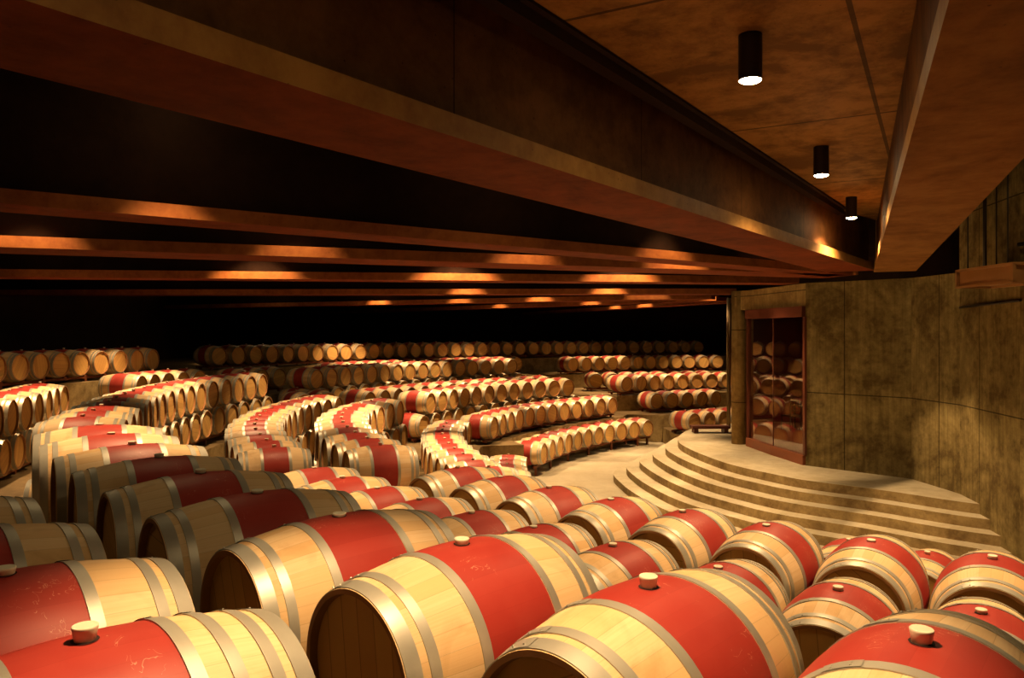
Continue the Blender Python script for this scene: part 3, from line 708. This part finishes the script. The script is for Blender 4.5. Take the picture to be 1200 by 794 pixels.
# room behind the glass
wall('wall_room_left', [(6.42, 20.6), (8.0, 25.8)], 1.05, 4.7, .06, M['redwall'], -1)
slab('wall_room_back', [(8.0, 25.8), (13.9, 25.8), (13.9, 25.95), (8.0, 25.95)], 1.0, 4.7, M['redwall'], M['redwall'])
slab('ceiling_room', [(6.45, 20.4), (6.6, 18.9), (6.9, 17.4), (8.6, 15.6), (13.9, 15.6), (13.9, 25.95), (8.05, 25.95)], 4.66, 4.75, M['redwall'], M['redwall'])
slab('wall_room_right', [(8.6, 15.6), (13.9, 15.6), (13.9, 15.75), (8.6, 15.75)], 1.0, 4.7, M['redwall'], M['redwall'])
lamp(8.6, 22.2, 4.66, power=60., label='small unseen lamp added inside the glazed room', grp='added room lamp', size=120)  # unseen lamp added to light the room behind the glass
slab('floor_room', [(6.35, 20.3), (6.52, 18.9), (6.78, 17.5), (8.6, 15.8), (13.9, 15.8), (13.9, 25.8), (8.0, 25.8)], 1.0, 1.065, M['redwall'], M['redwall'])
# chair in the room
def chair(x, y, rz, label):
    e = empty('dining_chair', (x, y, 1.05), rz); tag(e, label, 'chair')
    for sx in (-.19, .19):
        for sy in (-.19, .19):
            bm = bmesh.new(); top = 1.0 if sy > 0 else .44
            add_cyl(bm, (sx*1.06, sy*1.06, 0), (sx, sy, .44), .014, .018, 10)
            mk('leg', bm, M['chair'], e)
    bm = bmesh.new(); add_box(bm, (0, 0, .455), (.43, .43, .045), bev=.012); mk('seat', bm, M['chair'], e)
    bm = bmesh.new()
    for sx in (-.19, .19): add_box(bm, (sx, .205, .73), (.035, .03, .55), bev=.006)
    for z in (.62, .80): add_box(bm, (0, .205, z), (.36, .02, .035))
    add_box(bm, (0, .205, .97), (.41, .03, .09), bev=.01)
    for sx in (-.1, 0, .1): add_box(bm, (sx, .205, .80), (.02, .014, .34))
    mk('backrest', bm, M['chair'], e)
chair(8.62, 23.7, radians(200), 'dark wooden chair standing behind the glass front')
e = empty('table', (9.35, 23.9, 1.05)); tag(e, 'dark table beside the chair behind the glass front', 'table')
bm = bmesh.new(); add_box(bm, (0, 0, .735), (.95, .8, .035), bev=.01); mk('tabletop', bm, M['chair'], e)
for sx in (-.42, .42):
    for sy in (-.34, .34):
        bm = bmesh.new(); add_box(bm, (sx, sy, .36), (.045, .045, .72)); mk('leg', bm, M['chair'], e)
# low timber bench on the platform edge
e = empty('low_bench', (5.98, 23.2, 1.05)); tag(e, 'low dark red timber bench on the platform beside the column', 'bench')
bm = bmesh.new(); add_box(bm, (0, 0, .17), (1.15, .42, .08), bev=.008); mk('seat', bm, M['frame'], e)
for sx in (-.45, .45):
    bm = bmesh.new(); add_box(bm, (sx, 0, .065), (.12, .36, .13)); mk('leg', bm, M['frame'], e)

# hanging duct box, rods and conduit at the right wall
e = empty('ventilation_duct', (7.6, 11.9, 4.78)); tag(e, 'brown sheet metal duct box hanging high at the right wall', 'duct')
bm = bmesh.new(); add_box(bm, (0, 0, .15), (.56, 1.36, .24)); mk('duct_body', bm, M['steel'], e)
bm = bmesh.new()
for z in (.02, .285):
    add_box(bm, (-.29, 0, z), (.05, 1.44, .04)); add_box(bm, (.27, 0, z), (.05, 1.44, .04))
    for y in (-.70, .70): add_box(bm, (0, y, z), (.6, .05, .04))
for y in (-.70, .70):
    for x in (-.29, .27): add_box(bm, (x, y, .15), (.05, .05, .26))
mk('flange', bm, M['steel'], e)
for y in (-.5, .5):
    for x in (-.24, .22):
        bm = bmesh.new(); add_cyl(bm, (x, y, .27), (x, y, 2.2), .012, .012, 8); mk('hanger_rod', bm, M['dark'], e)
def pipe(name, p0, p1, r, mat, label, cat='pipe', grp=None):
    m0 = Vector(p0); bm = bmesh.new(); add_cyl(bm, (0, 0, 0), Vector(p1) - m0, r, r, 14); o = mk(name, bm, mat); o.location = m0; tag(o, label, cat, grp)
pipe('conduit', (8.28, 14.2, 4.52), (7.91, 11.95, 4.56), .022, M['dark'], 'thin dark conduit running along the right wall under the duct')
pipe('conduit', (7.85, 11.9, 5.42), (7.85, 8.5, 5.42), .03, M['dark'], 'thin dark pipe along the wall above the duct')
pipe('drop_pipe', (7.85, 12.75, 5.1), (7.85, 12.75, 7.0), .03, M['dark'], 'dark upright pipe behind the far end of the duct')
pipe('drop_pipe', (7.7, 11.2, 5.09), (7.7, 11.2, 7.0), .10, M['dark'], 'thick dark upright pipe above the duct')

for key_, sp_ in (('oak', .22), ('red', .28), ('head', .15), ('chime', .15), ('beam', .06), ('beam2', .08), ('edge', .15), ('dimedge', .12), ('beamside', .08), ('ceil', .1), ('wall', .15), ('wallA', .12), ('riser', .15), ('terrace', .2), ('stripshade', .1), ('post', .1), ('unlitweb', .02), ('rack', .2)):
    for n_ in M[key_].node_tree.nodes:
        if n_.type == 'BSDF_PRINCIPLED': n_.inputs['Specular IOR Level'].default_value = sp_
# ------------------------------------------------------------------ world, camera, view
W = bpy.data.worlds.new('World'); S.world = W; W.use_nodes = True
W.node_tree.nodes['Background'].inputs[0].default_value = (1., .5, .25, 1); W.node_tree.nodes['Background'].inputs[1].default_value = 0.
cam = bpy.data.cameras.new('Camera'); cam.lens = 27.; cam.sensor_width = 36.; cam.sensor_fit = 'HORIZONTAL'; cam.shift_y = -7/1200
co = bpy.data.objects.new('Camera', cam); co.location = (0, 0, CAMZ); co.rotation_euler = (pi/2, 0, 0); C.objects.link(co); S.camera = co
S.view_settings.view_transform = 'Standard'; S.view_settings.look = 'None'; S.view_settings.gamma = 1; S.view_settings.use_curve_mapping = False
S.view_settings.exposure = .95
S.cycles.max_bounces = 8; S.cycles.diffuse_bounces = 1
